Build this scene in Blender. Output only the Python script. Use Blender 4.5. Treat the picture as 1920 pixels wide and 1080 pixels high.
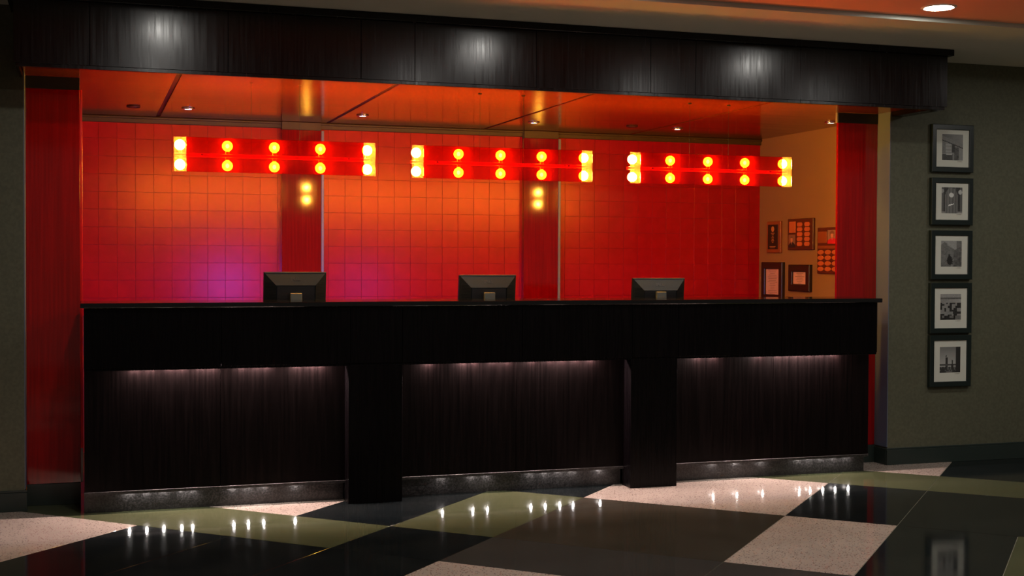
import bpy, bmesh, math, random
from mathutils import Vector, Matrix
random.seed(7)
S = bpy.context.scene
C = S.collection
for o in list(bpy.data.objects): bpy.data.objects.remove(o)
PI = math.pi

# ------------------------------------------------------------ camera
cam = bpy.data.cameras.new('camera'); co = bpy.data.objects.new('camera', cam); C.objects.link(co)
cam.sensor_width = 36; cam.lens = 2417.93 / 1920 * 36; cam.clip_end = 100
yaw, pitch, roll = .3185, -.0225, .0044
fw = Vector((math.sin(yaw), math.cos(yaw), 0)); rt = Vector((math.cos(yaw), -math.sin(yaw), 0)); up = Vector((0, 0, 1))
f2 = math.cos(pitch) * fw + math.sin(pitch) * up; u2 = -math.sin(pitch) * fw + math.cos(pitch) * up
r3 = math.cos(roll) * rt + math.sin(roll) * u2; u3 = -math.sin(roll) * rt + math.cos(roll) * u2
m = Matrix((r3, u3, -f2)).transposed().to_4x4(); m.translation = (0, -6.9035, 1.3357)
co.matrix_world = m
S.camera = co

# ------------------------------------------------------------ world and exposure
S.view_settings.view_transform = 'Standard'; S.view_settings.look = 'None'
S.view_settings.exposure = 0; S.view_settings.gamma = 1; S.view_settings.use_curve_mapping = False
W = bpy.data.worlds.new('lobby'); S.world = W; W.use_nodes = True
W.node_tree.nodes['Background'].inputs[0].default_value = (1, .86, .72, 1)
W.node_tree.nodes['Background'].inputs[1].default_value = .06
E_LAMP = 210.0     # lobby downlights
E_BULB = 145.0      # warm globes of the light bars
E_LED = 240.0      # little counter lights
E_LEDUP = 8000.0
E_SCREEN = 62.0

# ------------------------------------------------------------ materials
def mat(name, color, rough=.5, metal=0, spec=.5, emit=None, es=0, coat=0):
    m = bpy.data.materials.new(name); m.use_nodes = True
    b = m.node_tree.nodes['Principled BSDF']
    b.inputs['Base Color'].default_value = (*color, 1); b.inputs['Roughness'].default_value = rough
    b.inputs['Metallic'].default_value = metal; b.inputs['Specular IOR Level'].default_value = spec
    b.inputs['Coat Weight'].default_value = coat; b.inputs['Coat Roughness'].default_value = .08
    if emit: b.inputs['Emission Color'].default_value = (*emit, 1); b.inputs['Emission Strength'].default_value = es
    return m
def N(m, t, **kw):
    n = m.node_tree.nodes.new(t)
    for k, v in kw.items():
        if k.startswith('i_'): n.inputs[k[2:].replace('_', ' ')].default_value = v
        else: setattr(n, k, v)
    return n
def L(m, a, b): m.node_tree.links.new(a, b)
def bsdf(m): return m.node_tree.nodes['Principled BSDF']
def noise_mix(m, c1, c2, scale=(1, 1, 1), nscale=5, detail=4, lo=.35, hi=.65, rough=None, bump=0, bdist=.002, coord='Object', rand=0):
    tc = N(m, 'ShaderNodeTexCoord'); mp = N(m, 'ShaderNodeMapping'); mp.inputs['Scale'].default_value = scale
    L(m, tc.outputs[coord], mp.inputs[0])
    src = mp.outputs[0]
    if rand:
        oi = N(m, 'ShaderNodeObjectInfo'); ad = N(m, 'ShaderNodeVectorMath', operation='SCALE'); cb = N(m, 'ShaderNodeCombineXYZ')
        for i in range(3): L(m, oi.outputs['Random'], cb.inputs[i])
        L(m, cb.outputs[0], ad.inputs[0]); ad.inputs['Scale'].default_value = 37
        a2 = N(m, 'ShaderNodeVectorMath', operation='ADD'); L(m, src, a2.inputs[0]); L(m, ad.outputs[0], a2.inputs[1]); src = a2.outputs[0]
    nz = N(m, 'ShaderNodeTexNoise'); nz.inputs['Scale'].default_value = nscale; nz.inputs['Detail'].default_value = detail
    L(m, src, nz.inputs[0])
    cr = N(m, 'ShaderNodeValToRGB'); e = cr.color_ramp.elements
    e[0].position = lo; e[0].color = (*c1, 1); e[1].position = hi; e[1].color = (*c2, 1)
    L(m, nz.outputs[0], cr.inputs[0]); L(m, cr.outputs[0], bsdf(m).inputs['Base Color'])
    if rough:
        mr = N(m, 'ShaderNodeMapRange'); mr.inputs[1].default_value = lo; mr.inputs[2].default_value = hi
        mr.inputs[3].default_value = rough[0]; mr.inputs[4].default_value = rough[1]
        L(m, nz.outputs[0], mr.inputs[0]); L(m, mr.outputs[0], bsdf(m).inputs['Roughness'])
    if bump:
        bp = N(m, 'ShaderNodeBump'); bp.inputs['Strength'].default_value = bump; bp.inputs['Distance'].default_value = bdist
        L(m, nz.outputs[0], bp.inputs['Height']); L(m, bp.outputs[0], bsdf(m).inputs['Normal'])
    return m, nz, cr
M = {}
M['wood'] = mat('espresso wood', (.01, .006, .006), .32, spec=.3)
noise_mix(M['wood'], (.0020, .0014, .0015), (.0050, .0030, .0030), (1, 1, .035), 90, 4, .3, .75, (.18, .29), .24, .0004, rand=1)
M['wood_lit'] = mat('espresso veneer', (.012, .007, .007), .4, spec=.12)
noise_mix(M['wood_lit'], (.0016, .0009, .0010), (.0044, .0022, .0023), (1, 1, .035), 90, 4, .3, .75, (.3, .42), .05, .0003, rand=1)
M['deskwood'] = mat('black stained desk veneer', (.004, .003, .003), .3, spec=.15)
noise_mix(M['deskwood'], (.0010, .0007, .0010), (.0020, .0013, .0016), (1, 1, .035), 90, 4, .3, .75, (.24, .32), .05, .0003, rand=1)
M['blacktop'] = mat('black stone slab', (.006, .006, .006), .12)
M['kick'] = mat('black kick plate', (.02, .018, .018), .35); noise_mix(M['kick'], (.012, .011, .011), (.05, .045, .045), (1, 1, 1), 120, 3, .4, .75, (.3, .5), .3, .002)
M['redwood'] = mat('red lacquered veneer', (.35, .003, .003), .12, coat=.6)
noise_mix(M['redwood'], (.20, .0010, .0012), (.29, .002, .002), (1, 1, .03), 90, 4, .3, .7, (.05, .08), .0, .0005)
M['rededge'] = mat('red edge', (.6, .006, .008), .25)
M['redtile'] = mat('red wallcovering', (.6, .02, .02), .28, spec=.9)
bsdf(M['redtile']).inputs['Specular Tint'].default_value = (1, .42, .16, 1)
m_, nz_, cr_ = noise_mix(M['redtile'], (.38, .0014, .010), (.46, .0026, .014), (1, 1, 1), 14, 8, .3, .7, None, .25, .002, rand=1)
M['redback'] = mat('red wall grout', (.17, .001, .002), .5)
M['orange_panel'] = mat('orange stained ceiling veneer', (.4, .08, .01), .16, spec=.4)
noise_mix(M['orange_panel'], (.14, .017, .002), (.20, .027, .003), (.12, 1, 1), 16, 5, .3, .7, (.1, .18), .03, .001, rand=1)
M['seam'] = mat('dark groove', (.05, .006, .003), .5)
M['olive_trim'] = mat('dark olive trim', (.07, .035, .006), .5)
M['chrome'] = mat('chrome', (.8, .8, .8), .12, 1)
M['steel'] = mat('brushed steel trim', (.25, .22, .21), .5, .3)
M['greenwall'] = mat('olive green paint', (.11, .115, .07), .7)
noise_mix(M['greenwall'], (.072, .073, .044), (.090, .092, .056), (1, 1, 1), 60, 3, .35, .65, None, .08, .001)
M['jamb'] = mat('pale paint', (.10, .125, .19), .5)
M['tan'] = mat('tan alcove paint', (.32, .17, .06), .6)
M['base'] = mat('dark green baseboard', (.018, .028, .024), .4)
M['greyceil'] = mat('grey ceiling paint', (.46, .49, .43), .8)
M['orangeceil'] = mat('orange ceiling paint', (.80, .33, .19), .8)
M['grout'] = mat('grout', (.30, .28, .20), .5)
def terrazzo(name, a, b, speck, sp_amt, rough=.078):
    m = mat(name, a, rough, spec=.5); m2, nz, cr = noise_mix(m, a, b, (1, 1, 1), 3, 4, .3, .7, coord='Object')
    tc = N(m, 'ShaderNodeTexCoord'); v = N(m, 'ShaderNodeTexVoronoi'); v.inputs['Scale'].default_value = 75; L(m, tc.outputs['Object'], v.inputs['Vector'])
    nn = N(m, 'ShaderNodeTexNoise'); nn.inputs['Scale'].default_value = 140; nn.inputs['Detail'].default_value = 2; L(m, tc.outputs['Object'], nn.inputs[0])
    mx = N(m, 'ShaderNodeMath', operation='LESS_THAN'); mx.inputs[1].default_value = sp_amt
    ad = N(m, 'ShaderNodeMath', operation='MULTIPLY'); L(m, v.outputs['Distance'], ad.inputs[0]); L(m, nn.outputs[0], ad.inputs[1]); L(m, ad.outputs[0], mx.inputs[0])
    mc = N(m, 'ShaderNodeMix', data_type='RGBA'); L(m, mx.outputs[0], mc.inputs[0]); L(m, cr.outputs[0], mc.inputs[6]); mc.inputs[7].default_value = (*speck, 1)
    L(m, mc.outputs[2], bsdf(m).inputs['Base Color'])
    n2 = N(m, 'ShaderNodeTexNoise'); n2.inputs['Scale'].default_value = 6; n2.inputs['Detail'].default_value = 5; L(m, tc.outputs['Object'], n2.inputs[0])
    mr = N(m, 'ShaderNodeMapRange'); mr.inputs[3].default_value = rough * .6; mr.inputs[4].default_value = rough * 1.5; L(m, n2.outputs[0], mr.inputs[0]); L(m, mr.outputs[0], bsdf(m).inputs['Roughness'])
    return m
M['t_cream'] = terrazzo('cream terrazzo', (.33, .275, .235), (.41, .345, .295), (.16, .10, .08), .13)
M['t_green'] = terrazzo('olive terrazzo', (.054, .062, .030), (.072, .078, .040), (.05, .06, .03), .13)
M['t_black'] = terrazzo('black terrazzo', (.004, .006, .007), (.009, .011, .011), (.05, .05, .05), .05)
M['t_brown'] = terrazzo('brown black terrazzo', (.034, .029, .021), (.048, .041, .031), (.03, .03, .02), .12)
M['t_grey'] = terrazzo('charcoal terrazzo', (.036, .034, .030), (.046, .043, .038), (.03, .03, .03), .12)
M['bulb'] = mat('glowing bulb', (1, .8, .5), .3, emit=(1, .44, .03), es=E_BULB)
_nt = M['bulb'].node_tree; _o = _nt.nodes['Material Output']; _t = _nt.nodes.new('ShaderNodeBsdfTransparent'); _m = _nt.nodes.new('ShaderNodeMixShader')
_m.inputs[0].default_value = .55; _nt.links.new(_t.outputs[0], _m.inputs[1]); _nt.links.new(bsdf(M['bulb']).outputs[0], _m.inputs[2]); _nt.links.new(_m.outputs[0], _o.inputs[0])
M['filament'] = mat('white hot filament', (1, .9, .7), .3, emit=(1, .60, .16), es=E_BULB * 4.2)
M['socket'] = mat('brass socket', (.7, .3, .1), .3, 1)
M['redmetal'] = mat('red enamel', (.6, .01, .01), .3)
M['clear'] = mat('clear glass edge', (1, .9, .8), .1); 
def tinted(name, col, trans_w, diff):
    m = bpy.data.materials.new(name); m.use_nodes = True; nt = m.node_tree; nt.nodes.clear()
    out = nt.nodes.new('ShaderNodeOutputMaterial'); tr = nt.nodes.new('ShaderNodeBsdfTransparent'); tr.inputs[0].default_value = (*col, 1)
    tl = nt.nodes.new('ShaderNodeBsdfTranslucent'); tl.inputs[0].default_value = (*diff, 1)
    gl = nt.nodes.new('ShaderNodeBsdfGlossy'); gl.inputs['Roughness'].default_value = .05
    fr = nt.nodes.new('ShaderNodeFresnel'); m1 = nt.nodes.new('ShaderNodeMixShader'); m1.inputs[0].default_value = trans_w
    m2 = nt.nodes.new('ShaderNodeMixShader')
    nt.links.new(tr.outputs[0], m1.inputs[1]); nt.links.new(tl.outputs[0], m1.inputs[2]); nt.links.new(fr.outputs[0], m2.inputs[0])
    nt.links.new(m1.outputs[0], m2.inputs[1]); nt.links.new(gl.outputs[0], m2.inputs[2]); nt.links.new(m2.outputs[0], out.inputs[0])
    return m
M['redglass'] = tinted('red acrylic', (.95, .27, .10), .03, (.9, .02, .005))
M['clearglass'] = tinted('clear acrylic', (.95, .93, .9), .06, (.9, .6, .3))
M['lens'] = mat('downlight lens', (1, 1, 1), .4, emit=(1, .97, .9), es=E_LAMP)
M['whitering'] = mat('white trim ring', (.7, .65, .6), .5)
M['led'] = mat('led dome', (1, 1, 1), .4, emit=(1, .93, .88), es=E_LED)
M['ledup'] = mat('upper led dome', (1, 1, 1), .4, emit=(1, .74, .68), es=E_LEDUP)
M['puck'] = mat('dim puck lens', (1, 1, 1), .4, emit=(1, .93, .88), es=3)
M['puckoff'] = mat('unlit puck lens', (.12, .05, .02), .3)
M['plastic'] = mat('charcoal plastic', (.006, .009, .0105), .42, spec=.3)
M['plastic_dark'] = mat('black plastic', (.008, .008, .009), .4)
M['silver'] = mat('silver plastic', (.075, .09, .09), .35)
M['screen'] = mat('lit screen', (.1, .1, .1), .3, emit=(.06, .04, 1), es=E_SCREEN)
M['screen_dim'] = mat('dim lit screen', (.1, .1, .1), .3, emit=(.06, .04, 1), es=E_SCREEN * .3)
M['frame'] = mat('green black frame', (.006, .013, .012), .35)
M['mat'] = mat('off white mat board', (.56, .57, .50), .8)
M['woodplaque'] = mat('reddish wood plaque', (.30, .07, .02), .35)
M['darkplaque'] = mat('dark cherry plaque', (.09, .018, .010), .35)
M['brass'] = mat('brass plate', (.75, .22, .07), .35, .35)
M['paper'] = mat('certificate paper', (.75, .42, .33), .7)
M['ink'] = mat('ink', (.12, .08, .06), .7)
M['goldink'] = mat('gold engraving', (.7, .35, .12), .4, .3)
M['darkframe'] = mat('dark certificate frame', (.02, .011, .008), .35)
M['vcol'] = mat('printed photograph', (.5, .5, .5), .5)
_a = N(M['vcol'], 'ShaderNodeVertexColor'); _a.layer_name = 'Col'; L(M['vcol'], _a.outputs[0], bsdf(M['vcol']).inputs['Base Color'])

# ------------------------------------------------------------ mesh helpers
def newbm(): return bmesh.new()
def add_box(bm, x0, x1, y0, y1, z0, z1, bev=0):
    v = [bm.verts.new(p) for p in ((x0,y0,z0),(x1,y0,z0),(x1,y1,z0),(x0,y1,z0),(x0,y0,z1),(x1,y0,z1),(x1,y1,z1),(x0,y1,z1))]
    fs = [bm.faces.new([v[i] for i in q]) for q in ((3,2,1,0),(4,5,6,7),(0,1,5,4),(1,2,6,5),(2,3,7,6),(3,0,4,7))]
    if bev:
        es = list({e for f in fs for e in f.edges})
        bmesh.ops.bevel(bm, geom=es, offset=bev, segments=1, affect='EDGES')
    return bm
def bx(*a, bev=0): return add_box(newbm(), *a, bev=bev)
def add_lathe(bm, prof, seg=24, c=(0, 0, 0), axis='z'):
    rings = []
    for r, h in prof:
        if r < 1e-6: ring = [bm.verts.new(_ax(0, 0, h, c, axis))]
        else: ring = [bm.verts.new(_ax(r*math.cos(2*PI*i/seg), r*math.sin(2*PI*i/seg), h, c, axis)) for i in range(seg)]
        rings.append(ring)
    for a, b in zip(rings, rings[1:]):
        for i in range(seg):
            j = (i+1) % seg
            if len(a) == 1 and len(b) == 1: continue
            if len(a) == 1: q = [a[0], b[i], b[j]]
            elif len(b) == 1: q = [a[i], a[j], b[0]]
            else: q = [a[i], a[j], b[j], b[i]]
            bm.faces.new(q)
    return bm
def _ax(x, y, h, c, axis):
    if axis == 'z': p = (x, y, h)
    elif axis == 'y': p = (x, h, y)
    else: p = (h, x, y)
    return (p[0]+c[0], p[1]+c[1], p[2]+c[2])
def link(o, parent=None):
    C.objects.link(o)
    if parent: o.parent = parent
    return o
def obj(name, bm, material, parent=None, smooth=False, loc=None):
    bmesh.ops.recalc_face_normals(bm, faces=bm.faces)
    me = bpy.data.meshes.new(name); bm.to_mesh(me); bm.free(); me.materials.append(M[material])
    if smooth:
        for p in me.polygons: p.use_smooth = True
    o = bpy.data.objects.new(name, me)
    if loc: o.location = loc
    return link(o, parent)
def inst(name, me, parent, loc, rot=None, material=None):
    o = bpy.data.objects.new(name, me); o.location = loc
    if rot: o.rotation_euler = rot
    return link(o, parent)
def thing(name, label, cat, loc=(0, 0, 0), group=None, rot=None):
    o = bpy.data.objects.new(name, None); o.empty_display_size = .1; C.objects.link(o); o.location = loc
    if rot: o.rotation_euler = rot
    return tag(o, label, cat, group)
def tag(o, label, cat, group=None):
    o['label'] = label; o['category'] = cat
    if group: o['group'] = group
    return o
def struct(name, bm, material, label=None):
    o = obj(name, bm, material); o['kind'] = 'structure'
    if label: o['label'] = label
    return o
def copy_tree(o, parent=None):
    c = o.copy(); C.objects.link(c); c.parent = parent
    for ch in list(o.children): copy_tree(ch, c)
    return c
def rect_frame(bm, x0, x1, z0, z1, w, y0, y1, bev=.002):
    # mitred picture frame in the XZ plane, front at y0
    def ring(ins, y): return [bm.verts.new(p) for p in ((x0+ins, y, z0+ins), (x1-ins, y, z0+ins), (x1-ins, y, z1-ins), (x0+ins, y, z1-ins))]
    rs = [ring(0, y1), ring(0, y0+bev), ring(bev, y0), ring(w-bev, y0), ring(w, y0+bev), ring(w, y1)]
    for a, b in zip(rs, rs[1:]+rs[:1]):
        for i in range(4):
            j = (i+1) % 4; bm.faces.new([a[i], a[j], b[j], b[i]])
    return bm
def grid_print(name, w, h, nx, ny, fn, parent, loc, rot=None):
    # flat printed picture: colours per cell, in local XZ plane facing -Y
    vs = [(w*(i/nx-.5), 0, h*(j/ny-.5)) for j in range(ny+1) for i in range(nx+1)]
    fs = [(j*(nx+1)+i, j*(nx+1)+i+1, (j+1)*(nx+1)+i+1, (j+1)*(nx+1)+i) for j in range(ny) for i in range(nx)]
    me = bpy.data.meshes.new(name); me.from_pydata(vs, [], fs); ca = me.color_attributes.new('Col', 'FLOAT_COLOR', 'CORNER')
    k = 0
    for j in range(ny):
        for i in range(nx):
            c = fn((i+.5)/nx, (j+.5)/ny)
            if not isinstance(c, tuple): c = (c, c*1.02, c*.97)
            for _ in range(4): ca.data[k].color = (*c, 1); k += 1
    me.materials.append(M['vcol']); o = bpy.data.objects.new(name, me); o.location = loc
    if rot: o.rotation_euler = rot
    return link(o, parent)

# ------------------------------------------------------------ measures
YW, YC, YB, YH = .311, .45, 2.363, -.12
XL, XR = -.313, 4.968          # opening
XS = 5.155                     # alcove side wall
ZC, ZG = 2.303, 2.645

# ------------------------------------------------------------ floor
floor = struct('floor', bx(-6, 11, -9, 3, -.1, -.003), 'grout', 'polished terrazzo floor laid on the diagonal')
th = .8098; tA = Vector((math.cos(th), math.sin(th), 0)); nA = Vector((math.sin(th), -math.cos(th), 0))
a0, sa = .337, .5686
B = [4.48, 3.3465, 2.7823, 1.6864, .535, -.0118, -1.16, -2.30, -2.86, -4.0]
def A(i): return a0 + i*sa
rows = {
 0: [(3,5,'black'),(5,6,'cream'),(6,8,'black'),(8,10,'green')],
 1: [(1,3,'black'),(3,5,'green'),(5,6,'green'),(6,8,'green'),(8,10,'cream')],
 2: [(-2,0,'cream'),(0,2,'green'),(2,3,'black'),(3,5,'cream'),(5,6,'black'),(6,8,'black'),(8,10,'brown')],
 3: [(-4,-2,'green'),(-2,0,'black'),(0,1,'cream'),(1,2,'black'),(2,3,'green'),(3,5,'brown'),(5,6,'cream'),(6,7,'black'),(7,9,'green')],
 4: [(-4,-2,'cream'),(-2,0,'green'),(0,2,'green'),(2,3,'black'),(3,5,'grey'),(5,6,'grey'),(6,7,'black'),(7,9,'green')],
 5: [(-4,-2,'black'),(-2,0,'cream'),(0,1,'black'),(1,2,'black'),(2,3,'black'),(3,5,'cream'),(5,6,'grey'),(6,7,'black'),(7,9,'brown')],
 6: [(-3,-1,'green'),(-1,0,'cream'),(0,2,'black'),(2,3,'brown'),(3,5,'black'),(5,6,'green'),(6,8,'cream')],
 7: [(-2,0,'black'),(0,1,'green'),(1,3,'cream'),(3,4,'black'),(4,6,'brown'),(6,7,'black')],
 8: [(-2,0,'cream'),(0,2,'grey'),(2,3,'green'),(3,5,'cream'),(5,7,'black')],
}
g = .003
for r, cells in rows.items():
    bt, bb = B[r], B[r+1]
    for i0, i1, col in cells:
        c0 = nA*((A(i0)+A(i1))/2) + tA*((bt+bb)/2)
        hw, hl = (A(i1)-A(i0))/2 - g/2, (bt-bb)/2 - g/2
        o = obj('floor_tile', bx(-hl, hl, -hw, hw, -.0115, 0, bev=.0004), 't_'+col, floor, loc=(c0.x, c0.y, 0))
        o.rotation_euler.z = th

# ------------------------------------------------------------ walls
wr = struct('wall_right', bx(XR, 9.5, YW, YW+.16, 0, ZG), 'greenwall', 'olive green wall right of the reception desk')
struct('wall_left', bx(-5, XL, YW, YW+.16, 0, ZG), 'greenwall', 'olive green wall left of the reception desk')
# pale returns of the opening
struct('trim_1', bx(XR-.004, XR, YW+.001, YC+.02, .115, ZC), 'jamb', 'pale return on the right of the opening')
struct('trim_2', bx(XL, XL+.004, YW+.001, YC+.02, .115, ZC), 'jamb', 'pale return on the left of the opening')
def baseboard(name, x0, x1, y, h=.11, d=.014):
    bm = bx(x0, x1, y-d, y, 0, h-.012, bev=.001); add_box(bm, x0, x1, y-d*.55, y, h-.012, h, bev=.002)
    return struct(name, bm, 'base', 'dark green baseboard')
baseboard('baseboard_right', XR-.012, 9.5, YW)
baseboard('baseboard_left', -5, XL+.012, YW)
struct('baseboard_right', bx(XR-.014, XR, YW, YC, 0, .105, bev=.001), 'base')
# alcove shell
back = struct('wall_back', bx(XL-.2, XS+.1, YB, YB+.1, 0, ZG), 'redback', 'red wall behind the reception desk')
struct('wall_side', bx(XS, XS+.1, YC+.02, YB, 0, ZG), 'tan', 'tan side wall of the alcove')
struct('wall_inner', bx(XL-.2, XL-.06, YC+.02, YB, 0, ZG), 'tan', 'inner left wall of the alcove')
# square tiles of the back wall
ts = .1215; Z0 = .935; nrow = 11; cols = 43; xstart = -.045
t_me = None; cnt = 0; stuff = newbm()
def tile_bm():
    return bx(-ts/2+.0007, ts/2-.0007, -.003, 0, -ts/2+.0007, ts/2-.0007, bev=.0007)
tmp = obj('wall_tile', tile_bm(), 'redtile'); t_me = tmp.data; bpy.data.objects.remove(tmp)
cells = []
for j in range(nrow):
    for i in range(cols):
        x = xstart + ts*(i+.5)
        if x+ts/2 > XS:
            if x-ts/2 < XS-.01: add_box(stuff, x-ts/2+.0007, XS-.001, YB-.003, YB, Z0+ts*j+.0007, Z0+ts*(j+1)-.0007)
            continue
        if 1.35 < x-ts/2 and x+ts/2 < 1.56: continue
        if 3.16 < x-ts/2 and x+ts/2 < 3.38: continue
        cells.append((j, x, Z0 + ts*(j+.5)))
cells.sort(key=lambda c: abs(c[0]-4.6))
for j, x, z in cells:
    if cnt < 300:
        inst('wall_tile', t_me, back, (x, YB, z)); cnt += 1
    else:
        add_box(stuff, x-ts/2+.0007, x+ts/2-.0007, YB-.004, YB, z-ts/2+.0007, z+ts/2-.0007, bev=.0007)
so = obj('wall_tile', stuff, 'redtile', back); so['kind'] = 'stuff'

# ------------------------------------------------------------ ceilings
mc = struct('ceiling', bx(-6, 11, -.88, 3, ZG, ZG+.12), 'greyceil', 'lower grey ceiling band above the canopy')
struct('ceiling.001', bx(-6, 11, -9, -.881, ZG+.025, ZG+.12), 'orangeceil', 'orange painted lobby ceiling')
ac = struct('ceiling.002', add_box(bx(XL-.19, XS, YW+.161, YB, ZC+.008, ZC+.06), XL+.002, XR-.002, -.085, YW+.161, ZC+.008, ZC+.06), 'seam', 'wood panelled ceiling of the alcove')
xe = [XL-.05, .467, 1.643, 2.819, 3.995, XS]
for a, b in zip(xe, xe[1:]):
    if a < XL or b > XR:      # end panels step in to the opening
        bm = bx(a+.014, b-.014, YW+.162, YB-.045, ZC, ZC+.008); add_box(bm, max(a+.014, XL+.003), min(b-.014, XR-.003), -.08, YW+.162, ZC, ZC+.008)
    else: bm = bx(a+.014, b-.014, -.08, YB-.045, ZC, ZC+.008, bev=.002)
    obj('ceiling_panel', bm, 'orange_panel', ac)
struct('trim_3', add_box(bx(XL-.06, XS, YB-.025, YB-.0041, ZC-.045, ZC, bev=.004), XL-.06, XS, YB-.04, YB-.025, ZC-.018, ZC, bev=.004), 'olive_trim', 'dark olive moulding where the back wall meets the alcove ceiling')

# ------------------------------------------------------------ canopy
can = thing('wooden_canopy', 'long black wood canopy running above the whole reception desk', 'canopy', (2.37, YH, 2.278))
def P(name, bm, material, parent, **k):   # build in world numbers, parent keeps them
    o = obj(name, bm, material, parent, **k); o.matrix_parent_inverse = Matrix.Translation(-parent.location); return o
cx = [-.34, .016, .694, 1.387, 1.681, 2.374, 3.066, 3.352, 4.043, 4.735, 5.078]
for a, b in zip(cx, cx[1:]):
    P('fascia_panel', bx(a+.0012, b-.0012, YH, YH+.02, 2.29, 2.605, bev=.0008), 'wood', can)
P('cornice', bx(-.37, 5.108, YH-.025, YW-.002, 2.6055, ZG-.001, bev=.002), 'wood', can)
P('core', add_box(bx(-.335, 5.073, YH+.0205, -.088, 2.292, 2.605), -.335, 5.073, -.088, YW-.003, ZC+.061, 2.605), 'wood', can)
P('bottom_rail', bx(-.33, 5.062, YH+.004, -.09, 2.272, 2.2895, bev=.001), 'wood', can)
P('end_panel', bx(XR+.002, 5.062, -.0895, YW-.003, 2.272, 2.36, bev=.001), 'wood', can)
P('end_panel', bx(-.33, XL-.002, -.0895, YW-.003, 2.272, 2.36, bev=.001), 'wood', can)

# ------------------------------------------------------------ columns
def column(name, x0, x1, y, d, label, z1=2.236, capm='plastic_dark'):
    t = thing(name, label, 'column', ((x0+x1)/2, y, 0))
    P('shaft', bx(x0, x1, y, y+d, .115, z1, bev=.0015), 'redwood', t)
    P('capital', bx(x0, x1, y-.004, y+d, z1+.0005, ZC-.002, bev=.001), capm, t)
    P('plinth', bx(x0, x1, y-.008, y+d, 0, .1145, bev=.001), 'base', t)
    return t
cl = column('red_column', XL+.005, -.034, YC, .02, 'glossy red veneer column at the left end of the desk')
P('edge_strip', bx(-.0338, -.022, YC+.001, YC+.02, .3, 2.236, bev=.001), 'rededge', cl)
P('edge_strip', bx(-.0338, -.022, YC+.001, YC+.02, .115, .2995, bev=.001), 'steel', cl)['label'] = 'bare metal lower length of edge strip'
cr2 = column('red_column', 4.662, XR-.005, YC, .02, 'glossy red veneer column at the right end of the desk beside the pale return')
P('edge_strip', bx(4.655, 4.6618, YC, YC+.02, 2.236, ZC-.002), 'steel', cr2)
for x0, x1, lab in ((1.315, 1.594, 'red column on the back wall behind the left monitor'), (3.128, 3.401, 'red column on the back wall right of the middle monitor')):
    t = column('red_column', x0, x1, YB-.06, .055, lab, z1=2.246, capm='olive_trim')
    P('metal_trim', bx(x1+.0005, x1+.020, YB-.066, YB-.005, .0, 2.246, bev=.002), 'steel', t)

# ------------------------------------------------------------ reception counter
ct = thing('reception_counter', 'long black wood reception desk with recessed lit panels', 'reception desk', (2.33, .2, 0))
XD = [-.017, .67, 1.357, 1.645, 2.34, 3.018, 3.312, 4.0, 4.672]
def CP(n, bm, mt='deskwood', **k): return P(n, bm, mt, ct, **k)
for a, b in zip(XD, XD[1:]):
    CP('fascia_panel', bx(a+.0011, b-.0011, 0, .02, .765, 1.0745, bev=.0008))
CP('carcass', add_box(bx(-.012, 4.668, .0205, .36, .776, 1.0745), -.012, 4.668, .125, .36, .116, .7762), 'deskwood')
CP('fascia_rail', bx(-.015, 4.670, .006, .074, .752, .7645, bev=.0008))
for a, b in ((1.345, 1.645), (3.008, 3.305)):
    CP('post', bx(a, b, 0, .124, 0, .7545, bev=.0012))
for a, b in ((-.015, .6735), (.6755, 1.3445), (1.6455, 2.337), (2.339, 3.0075), (3.3055, 3.999), (4.001, 4.68)):
    CP('front_panel', bx(a, b, .1, .1245, .1165, .7545, bev=.0008), 'wood_lit')
for a, b in ((-.017, 1.3445), (1.6455, 3.0075), (3.3055, 4.681)):
    CP('ledge', add_box(bx(a, b, .096, .15, .1055, .116, bev=.0012), a, b, .096, .100, .1005, .107), 'kick')
    CP('kick_plate', bx(a, b, .147, .2, 0, .105, bev=.0008), 'kick')
CP('work_surface', bx(.0, 4.64, .361, 1.05, .715, .74, bev=.002), 'wood')
CP('modesty_panel', bx(.02, 4.62, .8, .82, 0, .7145), 'wood')
slab = obj('counter_slab', bx(-.033, 4.695, -.02, .38, 1.0755, 1.101, bev=.003), 'blacktop')
tag(slab, 'thin polished black slab lying along the top of the desk', 'countertop')
# little lights
led_prof = [(0, -.0055), (.003, -.005), (.005, -.003), (.006, 0)]
bm = add_lathe(newbm(), led_prof, 10); o1 = obj('led', bm, 'led', smooth=True); led_me = o1.data; bpy.data.objects.remove(o1)
bm = add_lathe(newbm(), led_prof, 10); o1 = obj('led', bm, 'ledup', smooth=True); ledu_me = o1.data; bpy.data.objects.remove(o1)
toe = [[.209,.297,.383,.476,.532],[.747,.825,.907,1.077],[1.908,2.088,2.176],[2.439,2.527,2.617,2.70,2.87],[3.61,3.77,3.947],[4.205,4.282,4.371,4.46,4.554]]
toel = ['five tiny white floor lights under the far left desk panel', 'four tiny white floor lights just left of the first desk post', 'three tiny white floor lights just right of the first desk post',
        'five tiny white floor lights just left of the second desk post', 'three tiny white floor lights just right of the second desk post', 'five tiny white floor lights under the far right desk panel']
for xs_, lab in zip(toe, toel):
    t = thing('light_strip', lab, 'light', (xs_[0], .13, .105), 'toe kick light strips')
    P('housing', bx(xs_[0]-.03, xs_[-1]+.03, .108, .14, .103, .1053, bev=.0005), 'plastic_dark', t)
    for x in xs_: inst('led', led_me, t, (x-xs_[0], -.006, -.002))
upx = [[.236,.315,.408,.479,.572,.627],[.79,.87,.92,1.08,1.15,1.202],[1.821,2.017,2.079,2.196,2.279],[2.43,2.538,2.617,2.702,2.792],[3.486,3.586],[3.9,4.03,4.10,4.17,4.25,4.331,4.42]]
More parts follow.
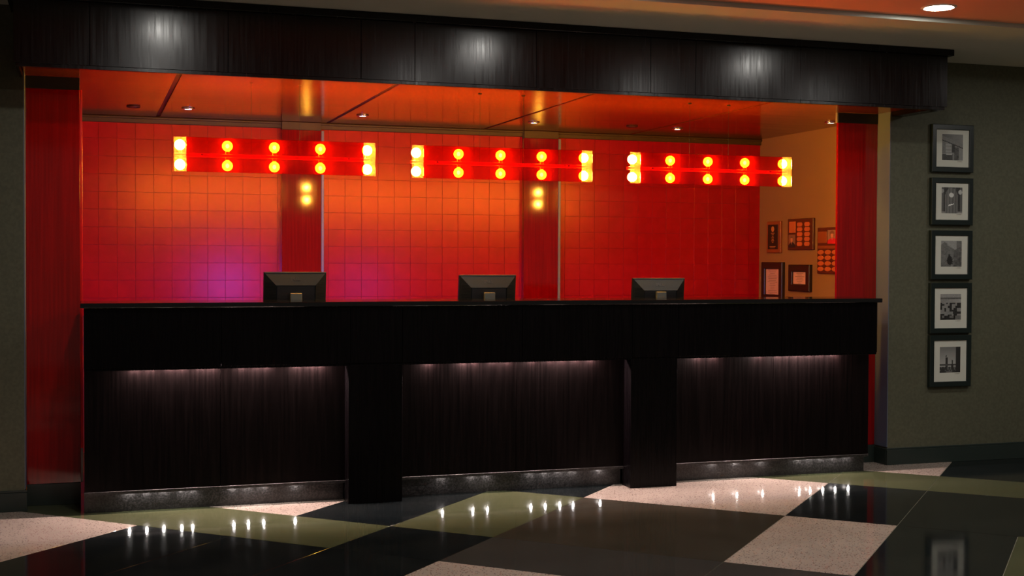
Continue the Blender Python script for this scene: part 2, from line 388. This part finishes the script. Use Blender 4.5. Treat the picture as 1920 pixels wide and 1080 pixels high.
upl = ['over the far left panel', 'over the panel left of the first post', 'over the panel right of the first post', 'over the panel left of the second post', 'over the panel right of the second post', 'over the far right panel']
for xs_, lab in zip(upx, upl):
    t = thing('light_strip', 'pinkish lights tucked under the desk overhang ' + lab, 'light', (xs_[0], .083, .7715), 'overhang light strips')
    P('housing', bx(xs_[0]-.03, xs_[-1]+.03, .06, .0995, .7715, .7755, bev=.0005), 'plastic_dark', t)
    for x in xs_: inst('led', ledu_me, t, (x-xs_[0], .0085, 0))

# ------------------------------------------------------------ bulb bars
def bulb_bm(sgn):
    R = .029
    prof = [(.010, .006)]
    for k in range(9):
        a = -PI/2 + .42 + k*(PI-.42)/8
        prof.append((max(R*math.cos(a), 0), .036 + R*math.sin(a)))
    prof[-1] = (0, .036+R)
    return add_lathe(newbm(), [(r, sgn*h) for r, h in prof], 16)
def make_bar():
    t = thing('light_bar', 'x', 'light fixture', (0, .35, 1.892))
    w = 1.108
    xb = [.036, .290, .547, .804, w-.036]
    obj('rail', bx(-w/2+.004, w/2-.004, -.016, .016, -.009, .009, bev=.002), 'redmetal', t)
    for yy in (-.05,):
        obj('acrylic_panel', bx(-w/2+.068, w/2-.068, yy-.0025, yy+.0025, -.094, .094, bev=.0008), 'redglass', t)
        for a, b in ((-w/2, -w/2+.0675), (w/2-.0675, w/2)):
            o = obj('end_panel', bx(a, b, yy-.0025, yy+.0025, -.094, .094, bev=.0008), 'clearglass', t); o['label'] = 'clear end panel'
    for x in (-w/2+.15, w/2-.15):
        obj('bracket', bx(x-.006, x+.006, -.0475, -.0165, -.004, .004), 'redmetal', t)
    for x in (-w/2+.42, w/2-.42):
        obj('hanger', add_lathe(newbm(), [(0, .0), (.0008, 0), (.0008, ZC-1.892-.004), (.012, ZC-1.892-.004), (.012, ZC-1.892-.0005), (0, ZC-1.892-.0005)], 8, (x, 0, .0)), 'frame', t)
    for q in xb:
        x = q - w/2
        for s in (1, -1):
            sk = obj('socket', add_lathe(newbm(), [(0, s*.006), (.013, s*.007), (.013, s*.022), (.010, s*.026), (0, s*.026)], 14, (x, 0, 0)), 'socket', t, smooth=False)
            b = obj('bulb', bulb_bm(s), 'bulb', t, smooth=True); b.location = (x, 0, s*.018)
            obj('filament', add_lathe(newbm(), [(0, -.013), (.007, -.010), (.011, 0), (.007, .010), (0, .013)], 10, (0, 0, s*.036)), 'filament', b, smooth=True)
    return t
bar = make_bar()
for k, (x, lab) in enumerate(((1.001, 'red acrylic bar of ten glowing bulbs on the left, above the left monitor'), (2.324, 'red acrylic bar of ten glowing bulbs in the middle of the three'),
                (3.678, 'red acrylic bar of ten glowing bulbs on the right, near the tan wall'))):
    o = bar if k == 0 else copy_tree(bar)
    o.location.x = x; o.location.z = 1.892 + (.004 if k == 0 else 0); tag(o, lab, 'light fixture', 'bulb bars hanging over the desk')
# hanger length fix for the first bar is within its canopy cup

# ------------------------------------------------------------ downlights
def make_down(r=.073):
    t = thing('ceiling_downlight', 'x', 'light', (0, 0, ZG+.025))
    obj('trim_ring', add_lathe(newbm(), [(r, -.001), (r+.004, -.006), (r+.016, -.004), (r+.018, -.0005), (r, -.0005), (r, -.001)], 36), 'whitering', t, smooth=False)
    obj('lens', add_lathe(newbm(), [(r-.0005, -.0008), (r-.004, -.004), (r*.6, -.0065), (0, -.0075)], 36), 'lens', t, smooth=True)
    return t
dl = make_down()
spots = [(.42, -1.14), (2.35, -1.14), (4.262, -1.13), (6.20, -1.13), (.45, -2.7), (2.3, -2.6), (4.1, -2.6), (5.6, -2.5), (2.4, -4.6), (5.0, -4.4)]
for k, (x, y) in enumerate(spots):
    o = dl if k == 0 else copy_tree(dl)
    o.location.x = x; o.location.y = y
    if k == 2: tag(o, 'round white downlight glowing in the orange ceiling above the canopy end', 'light')
    else:
        tag(o, 'round white downlight in the orange lobby ceiling, ' + ['left end of the row nearest the canopy', 'above the middle bulb bar', '', 'right end of the row nearest the canopy', 'left in the second row', 'second from left in the second row',
               'third from left in the second row', 'right in the second row', 'left in the third row', 'right in the third row'][k], 'light', 'lobby downlights')

# pucks in the alcove ceiling
def make_puck(on):
    t = thing('puck_light', 'x', 'light', (0, 0, ZC))
    obj('rim', add_lathe(newbm(), [(.030, -.003), (.034, -.010), (.041, -.008), (.043, -.0005), (.030, -.0005), (.030, -.003)], 24), 'chrome' if on else 'seam', t, smooth=True)
    obj('lens', add_lathe(newbm(), [(.0295, -.001), (.024, -.007), (0, -.009)], 20), 'puck' if on else 'puckoff', t, smooth=True)
    return t
pk = make_puck(True)
pd = [(.627, 1.714, 'chrome rimmed puck light in the second ceiling panel from the left'), (1.774, 1.716, 'chrome rimmed puck light in the third ceiling panel, between left and middle bulb bars'),
      (3.003, 1.726, 'chrome rimmed puck light in the fourth ceiling panel, right above the middle bulb bar'), (4.14, 1.773, 'chrome rimmed puck light above the right bulb bar'),
      (4.949, .994, 'chrome rimmed puck light beside the top of the right end column')]
for k, (x, y, lab) in enumerate(pd):
    o = pk if k == 0 else copy_tree(pk)
    o.location.x = x; o.location.y = y; tag(o, lab, 'light', 'alcove puck lights')
pf = make_puck(False)
for k, (x, y, lab) in enumerate(((.286, 1.717, 'small unlit dark ceiling disc, leftmost in the alcove'), (3.752, 1.716, 'small unlit dark ceiling disc above the right bulb bar'))):
    o = pf if k == 0 else copy_tree(pf)
    o.location.x = x; o.location.y = y; tag(o, lab, 'light')

# ------------------------------------------------------------ monitors
def letters(h):
    cu = []
    bm = newbm(); w = h*.62; s = h*.2; g_ = h*.12; x = 0
    def seg(pts, rotc=None, ang=0):
        for (a, b, c, d) in pts:
            vs = []
            for (px, pz) in ((a, c), (b, c), (b, d), (a, d)):
                if rotc:
                    dx, dz = px-rotc[0], pz-rotc[1]; px = rotc[0]+dx*math.cos(ang)-dz*math.sin(ang); pz = rotc[1]+dx*math.sin(ang)+dz*math.cos(ang)
                vs.append((px, pz))
            f = [bm.verts.new((p[0], -.0012, p[1])) for p in vs]; bk = [bm.verts.new((p[0], 0.0003, p[1])) for p in vs]
            bm.faces.new(f); bm.faces.new(bk[::-1])
            for i in range(4): bm.faces.new([f[i], bk[i], bk[(i+1) % 4], f[(i+1) % 4]])
    tot = 4*w+3*g_; x = -tot/2
    # D as a rounded outline
    outer = [(x, -h/2), (x+w*.5, -h/2), (x+w*.9, -h*.3), (x+w, 0), (x+w*.9, h*.3), (x+w*.5, h/2), (x, h/2)]
    inner = [(x+s, -h/2+s), (x+w*.45, -h/2+s), (x+w*.68, -h*.16), (x+w-s*1.15, 0), (x+w*.68, h*.16), (x+w*.45, h/2-s), (x+s, h/2-s)]
    for y_, flip in ((-.0012, 0), (.0003, 1)):
        vo = [bm.verts.new((p[0], y_, p[1])) for p in outer]; vi = [bm.verts.new((p[0], y_, p[1])) for p in inner]
        for i in range(7):
            j = (i+1) % 7; q = [vo[i], vo[j], vi[j], vi[i]]; bm.faces.new(q)
    x += w+g_
    c = (x+w/2, 0)
    seg([(x, x+s, -h/2, h/2), (x+s, x+w, -h/2, -h/2+s), (x+s, x+w, h/2-s, h/2), (x+s, x+w*.9, -s/2, s/2)], c, .62)
    x += w+g_
    for _ in range(2):
        seg([(x, x+s, -h/2, h/2), (x+s, x+w, -h/2, -h/2+s)]); x += w+g_
    return bm
def make_monitor(scr):
    t = thing('computer_monitor', 'x', 'monitor', (0, .5, .7405))
    W2, H0, H1 = .178, .205, .515      # half width, panel bottom and top over the desk
    tilt = Matrix.Rotation(math.radians(6), 4, 'X')
    piv = Vector((0, 0, .33))
    def T(o):
        o.matrix_parent_inverse = Matrix.Translation(piv) @ tilt @ Matrix.Translation(-piv); return o
    bm = newbm()
    # bezel slab
    add_box(bm, -W2, W2, .0, .022, H0, H1, bev=.003)
    T(obj('bezel', bm, 'plastic', t))
    T(obj('top_edge', bx(-W2+.002, W2-.002, -.0045, .004, H1-.004, H1+.0012, bev=.0006), 'silver', t))['label'] = 'thin silver top edge'
    # raised back shell : frustum
    def fr(mx, mz0, mz1, y): return [bm.verts.new(p) for p in ((-W2+mx, y, H0+mz0), (W2-mx, y, H0+mz0), (W2-mx, y, H1-mz1), (-W2+mx, y, H1-mz1))]
    bm = newbm(); a = fr(.003, .003, .003, 0); b = fr(.066, .055, .072, -.034); c = fr(.068, .057, .074, -.030); 
    for r1, r2 in ((a, b), (b, c)):
        for i in range(4): bm.faces.new([r1[i], r1[(i+1) % 4], r2[(i+1) % 4], r2[i]])
    bm.faces.new(c)
    T(obj('back_shell', bm, 'plastic', t))
    T(obj('rear_cover', bx(-W2+.070, W2-.070, -.0335, -.029, H0+.06, H1-.076, bev=.002), 'plastic_dark', t))
    for sx in (-1, 1):
        bm = newbm()
        for k in range(26):
            z = H0+.045+k*.009
            if z > H1-.05: break
            top = max(0, (z-(H1-.072))/.072)
            x0, x1 = .176-.004, .176-.064*(1-0) 
            lim = .174 - .063*min(1, (H1-z)/.072)
            f0, f1 = .010, min(.060, (.174-lim)-.002)
            if f1 < f0+.004: continue
            vs = []
            for (f, dz) in ((f0, 0), (f1, 0), (f1, .0035), (f0, .0035)):
                yy = -.034*(f/.063)
                vs.append(bm.verts.new((sx*(.175-f), yy-.0022, z+dz)))
            vb = [bm.verts.new((v.co.x, v.co.y+.003, v.co.z)) for v in vs]
            bm.faces.new(vs); bm.faces.new(vb[::-1])
            for i in range(4): bm.faces.new([vs[i], vb[i], vb[(i+1) % 4], vs[(i+1) % 4]])
        T(obj('vent_ribs', bm, 'plastic', t))
    lg = obj('logo', letters(.019), 'plastic_dark', t)
    z_ = H1-.037
    ang = math.atan2(.034, .069)
    lg.matrix_parent_inverse = Matrix.Translation(piv) @ tilt @ Matrix.Translation(-piv) @ Matrix.Translation((0, -.034*(.034/.069)-.0012, z_)) @ Matrix.Rotation(ang*-1, 4, 'X')
    lg['label'] = 'raised maker lettering'
    T(obj('screen', bx(-W2+.014, W2-.014, .0225, .024, H0+.016, H1-.014), scr, t))
    # stand
    obj('stand_post', bx(-.033, .033, -.062, -.040, .012, .395, bev=.003), 'silver', t)
    T(obj('mount', bx(-.028, .028, -.041, -.0335, H0+.09, H0+.175, bev=.001), 'silver', t))
    obj('stand_base', bx(-.12, .12, -.10, .10, 0, .0115, bev=.004), 'plastic', t)
    return t
for x, y, lab, scr, rz, zz in ((1.131, .5, 'black monitor seen from behind, leftmost on the desk, purple glow around it', 'screen', 0, 0), (2.283, .5, 'black monitor seen from behind, the middle one of three', 'screen_dim', 0, -.016),
                    (3.405, .5, 'black monitor seen from behind, rightmost and lowest of three', 'puckoff', 0, -.036)):
    t = make_monitor(scr); t.location = (x, y, .7405)
    t.rotation_euler.z = rz
    tag(t, lab, 'monitor', 'monitors on the reception desk')
    if zz:                                         # lowered on its stand
        for ch in t.children:
            if ch.name.split('.')[0] not in ('stand_post', 'stand_base'): ch.matrix_parent_inverse = Matrix.Translation((0, 0, zz)) @ ch.matrix_parent_inverse

# ------------------------------------------------------------ framed photographs on the right wall
def hsh(x, y, s=0):
    v = math.sin(x*127.1+y*311.7+s*74.7)*43758.5453; return v-math.floor(v)
def p1(u, v):   # street corner under a slanted awning
    n = .03*(hsh(int(u*20), int(v*26), 1)-.5)
    aw = .92-.30*u
    if v > aw+.02: return .10+.10*u+n
    if v > aw-.13: return .17+n
    if v > aw-.17: return .02
    if .18 < u < .44 and v > .25: return (.30 if int(v*16) % 2 else .22)+n
    if .2 < u < .46 and .2 < v <= .28: return .38+n
    if v < .24 and u < .5: return (.24 if v > .22 else .04)+n
    if .46 < u < .62 and v > .3: return (.28 if .62 < v < .72 else .03)+n
    if .58 < u < .8 and v < .5: return .04+.05*hsh(int(u*20), int(v*20))+n
    return .14+.08*u+n
def p2(u, v):   # tall arched hall with a lamp globe
    n = .02*(hsh(int(u*24), int(v*30), 2)-.5)
    if abs(math.hypot((u-.47)*1.0, (v-.70)*1.2)) < .11: return .62
    if math.hypot(u-.9, (v-.82)) < .09: return .45
    if math.hypot(u-.03, (v-.86)) < .08: return .28
    if abs((v-.33)-(u-.45)*.25) < .022 and .34 < u < .58: return .85
    w = .13+.10*(1-v)
    if abs(u-.47) < .3*(1 if v < .65 else math.sqrt(max(0, 1-((v-.65)/.33)**2))):
        return (.10 if int((u*14)) % 2 else .16)+n
    if v < .07: return .22+n
    return (.03 if int(u*10) % 3 else .09)+n
def p3(u, v):   # street in haze, dark seated figure
    n = .05*(hsh(int(u*20), int(v*26), 3)-.5)
    if math.hypot((u-.42)*1.3, v-.24) < .17 or math.hypot(u-.40, v-.43) < .05: return .015
    if u > .62 and v < .62+.5*(u-.62): return .05+.08*hsh(int(u*16), int(v*16), 5)
    if u < .3 and v > .45 and v < .95-.6*abs(u-.18): return .13+n
    if v > .6 and .3 <= u: return (.28 if v > .98-.6*u*.8 and u < .75 else .14)+n
    if v > .6: return .25+n
    if .5 < u < .66 and v < .35: return .25*hsh(int(u*22), int(v*22), 6)
    return .20-.08*(1-v)+n
def p4(u, v):   # crowd around a table by a river
    n = .05*(hsh(int(u*24), int(v*30), 4)-.5)
    if v > .86: return .26+n
    if v > .80: return .10+n
    if v > .66: return .30*(.7+.3*u)+n
    if math.hypot(u-.5, v-.70) < .05 or (abs(u-.5) < .06 and .5 < v < .7): return .02
    if .25 < u < .6 and .2 < v < .32: return .20+n
    return (.02 if hsh(int(u*11), int(v*13), 9) > .45 else .22)*(1 if v > .15 else .6)+n*.5
def p5(u, v):   # statue and lattice tower against pale sky, dark curtain on the right
    if u > .78: return .02
    tw = .012+.10*max(0, .5-v)**1.1*2.0
    if v < .95 and abs(u-.61) < tw and v > .18: return .03
    if v < .22: return (.03 if hsh(int(u*16), int(v*16), 7) > .4 else .12)
    if .27 < v < .33: return .07
    if abs(u-.33) < .045 and v < .6: return .03
    if math.hypot(u-.31, v-.64) < .035: return .03
    if v < .27: return .35
    return .16+.30*(1-v)
pz = [(1.921, 2.234), (1.5725, 1.883), (1.2135, 1.5365), (.857, 1.190), (.503, .8435)]
plab = ['framed black and white photo of a street awning, topmost of five', 'framed black and white photo of an arched hall, second from the top',
        'framed black and white photo of a figure in a hazy street, middle of five', 'framed black and white photo of a crowd around a table, fourth from the top',
        'framed black and white photo of a statue and lattice tower, lowest of five']
for (z0, z1), lab, fn in zip(pz, plab, (p1, p2, p3, p4, p5)):
    x0, x1 = 5.268, 5.592; y = YW-.03
    t = thing('framed_photograph', lab, 'picture', ((x0+x1)/2, YW, z0), 'stack of framed photographs')
    P('frame', rect_frame(newbm(), x0, x1, z0, z1, .034, y, YW-.001, .003), 'frame', t)
    P('mat_board', bx(x0+.033, x1-.033, y+.009, y+.012, z0+.033, z1-.033), 'mat', t)
    w, h = .162, .166
    zc_ = (z0+z1)/2+.008
    grid_print('print', w, h*1.03, 36, 44, fn, t, (0, y+.0085-YW, zc_-z0))
    bm = newbm(); add_box(bm, x1-.125, x1-.085, y+.0084, y+.0089, zc_-.095, zc_-.0935); add_box(bm, x1-.112, x1-.09, y+.0084, y+.0089, zc_-.0925, zc_-.0915)
    P('signature', bm, 'ink', t)

# ------------------------------------------------------------ plaques and certificates on the tan wall (local: x along -Y, facing -X)
def wallthing(name, lab, cat, y_mid, z_mid, group=None):
    return thing(name, lab, cat, (XS, y_mid, z_mid), group, (0, 0, -PI/2))
# rotated -90: local +x -> world -Y ; local -y -> world -X
def portrait(cloth, skin, hair, bg, hairlong=0):
    def f(u, v):
        if math.hypot((u-.45)*1.1, (v-.62)*.9) < .17 and v < .74: return skin
        if math.hypot((u-.45)*1.0, (v-.68)*.9) < (.24 if hairlong else .19) and (v > .66 or hairlong and v > .42): return hair
        if v < .42-.9*abs(u-.5)**2: return skin if abs(u-.47) < .05*(v/.42) and v > .25 else cloth
        return bg
    return f
# narrow plaque
t = wallthing('award_plaque', 'narrow orange wood plaque with black engraved plate, leftmost on the tan wall', 'plaque', 2.107, 1.517)
obj('board', bx(-.107, .107, -.018, 0, -.124, .124, bev=.003), 'woodplaque', t)
obj('plate', bx(-.082, .072, -.021, -.018, -.095, .098, bev=.001), 'plastic_dark', t)
bm = newbm(); add_lathe(bm, [(.0, -.0225), (.022, -.0225), (.022, -.021), (0, -.021)], 14, (-.004, 0, .063), 'y')
for k, w in enumerate((.05, .03, .022, .035, .028, .04, .02)): add_box(bm, -.004-w/2, -.004+w/2, -.0222, -.021, .028-k*.012, .033-k*.012)
add_box(bm, -.05, .04, -.0222, -.021, -.078, -.073); add_box(bm, -.04, .03, -.0222, -.021, -.086, -.083)
obj('engraving', bm, 'goldink', t)
# wide plaque with ten ovals
t = wallthing('award_plaque', 'wide dark wood plaque with a portrait and ten oval name plates', 'plaque', 1.703, 1.533)
obj('board', bx(-.183, .183, -.02, 0, -.119, .119, bev=.003), 'darkplaque', t)
obj('plate', bx(-.158, -.066, -.023, -.02, .012, .098, bev=.001), 'brass', t)
def octo(w, h, y0, y1, c):
    bm = newbm(); k = .33
    pts = [(-w/2+k*h, -h/2), (w/2-k*h, -h/2), (w/2, -h/2+k*h), (w/2, h/2-k*h), (w/2-k*h, h/2), (-w/2+k*h, h/2), (-w/2, h/2-k*h), (-w/2, -h/2+k*h)]
    a = [bm.verts.new((p[0]+c[0], y0, p[1]+c[1])) for p in pts]; b = [bm.verts.new((p[0]+c[0], y1, p[1]+c[1])) for p in pts]
    bm.faces.new(a); bm.faces.new(b[::-1])
    for i in range(8): bm.faces.new([a[i], b[i], b[(i+1) % 8], a[(i+1) % 8]])
    return bm
for cx_ in (-.004, .102):
    for k in range(5): obj('name_plate', octo(.074, .031, -.0235, -.02, (cx_, .074-k*.037)), 'brass', t)
grid_print('portrait', .10, .098, 20, 24, portrait((.02, .015, .02), (.62, .26, .14), (.16, .1, .07), (.28, .13, .07)), t, (-.116, -.0215, -.052))
# tall plaque with twelve medallions
t = wallthing('award_plaque', 'tall dark plaque with portrait in red and twelve round plates, beside the column', 'plaque', 1.298, 1.407)
obj('board', bx(-.162, .13, -.02, 0, -.169, .169, bev=.003), 'darkplaque', t)
obj('plate', bx(-.150, -.03, -.023, -.02, .055, .140, bev=.001), 'woodplaque', t)
obj('title_plate', bx(-.150, .116, -.023, -.02, .014, .036, bev=.001), 'woodplaque', t)
for cx_ in (-.112, -.016, .08):
    for k in range(4):
        q = obj('name_plate', add_lathe(newbm(), [(.0, -.024), (.016, -.024), (.0175, -.02), (0, -.02)], 14, (0, 0, 0), 'y'), 'brass', t); q.location = (cx_, 0, -.012-k*.041); q.scale.x = 2.4
grid_print('portrait', .13, .100, 22, 26, portrait((.75, .02, .04), (.7, .3, .2), (.25, .1, .05), (.35, .2, .14), 1), t, (.045, -.0215, .100))
# certificates
def certificate(lab, y_mid, z_mid, w, h, fw_, lines, pw, phh):
    t = wallthing('framed_certificate', lab, 'picture', y_mid, z_mid, 'framed certificates on the tan wall')
    obj('frame', rect_frame(newbm(), -w/2, w/2, -h/2, h/2, fw_, -.03, -.001, .006), 'darkframe', t)
    obj('mat_board', bx(-w/2+fw_-.002, w/2-fw_+.002, -.016, -.012, -h/2+fw_-.002, h/2-fw_+.002), 'darkplaque', t)
    obj('paper', bx(-pw/2, pw/2, -.0175, -.016, -phh/2, phh/2), 'paper', t)
    bm = newbm()
    for k in range(lines):
        l = pw*(.25+.5*hsh(k, 3, int(w*100))); z = phh/2-.012-k*(phh-.02)/lines; add_box(bm, -l/2, l/2, -.0179, -.0175, z-.0012, z+.0012)
    obj('writing', bm, 'ink', t)
certificate('tall dark framed certificate low on the tan wall, partly behind the desk', 2.115, 1.165, .325, .31, .055, 16, .205, .235)
certificate('small dark framed certificate with a pink sheet, right of the tall one', 1.707, 1.201, .305, .202, .055, 8, .185, .118)
t = wallthing('framed_certificate', 'dark frame just peeking above the desk under the small certificate', 'picture', 1.736, .95, 'framed certificates on the tan wall')
obj('frame', rect_frame(newbm(), -.18, .18, -.105, .105, .03, -.02, -.001, .004), 'darkplaque', t)
obj('paper', bx(-.152, .152, -.012, -.008, -.077, .077), 'paper', t)
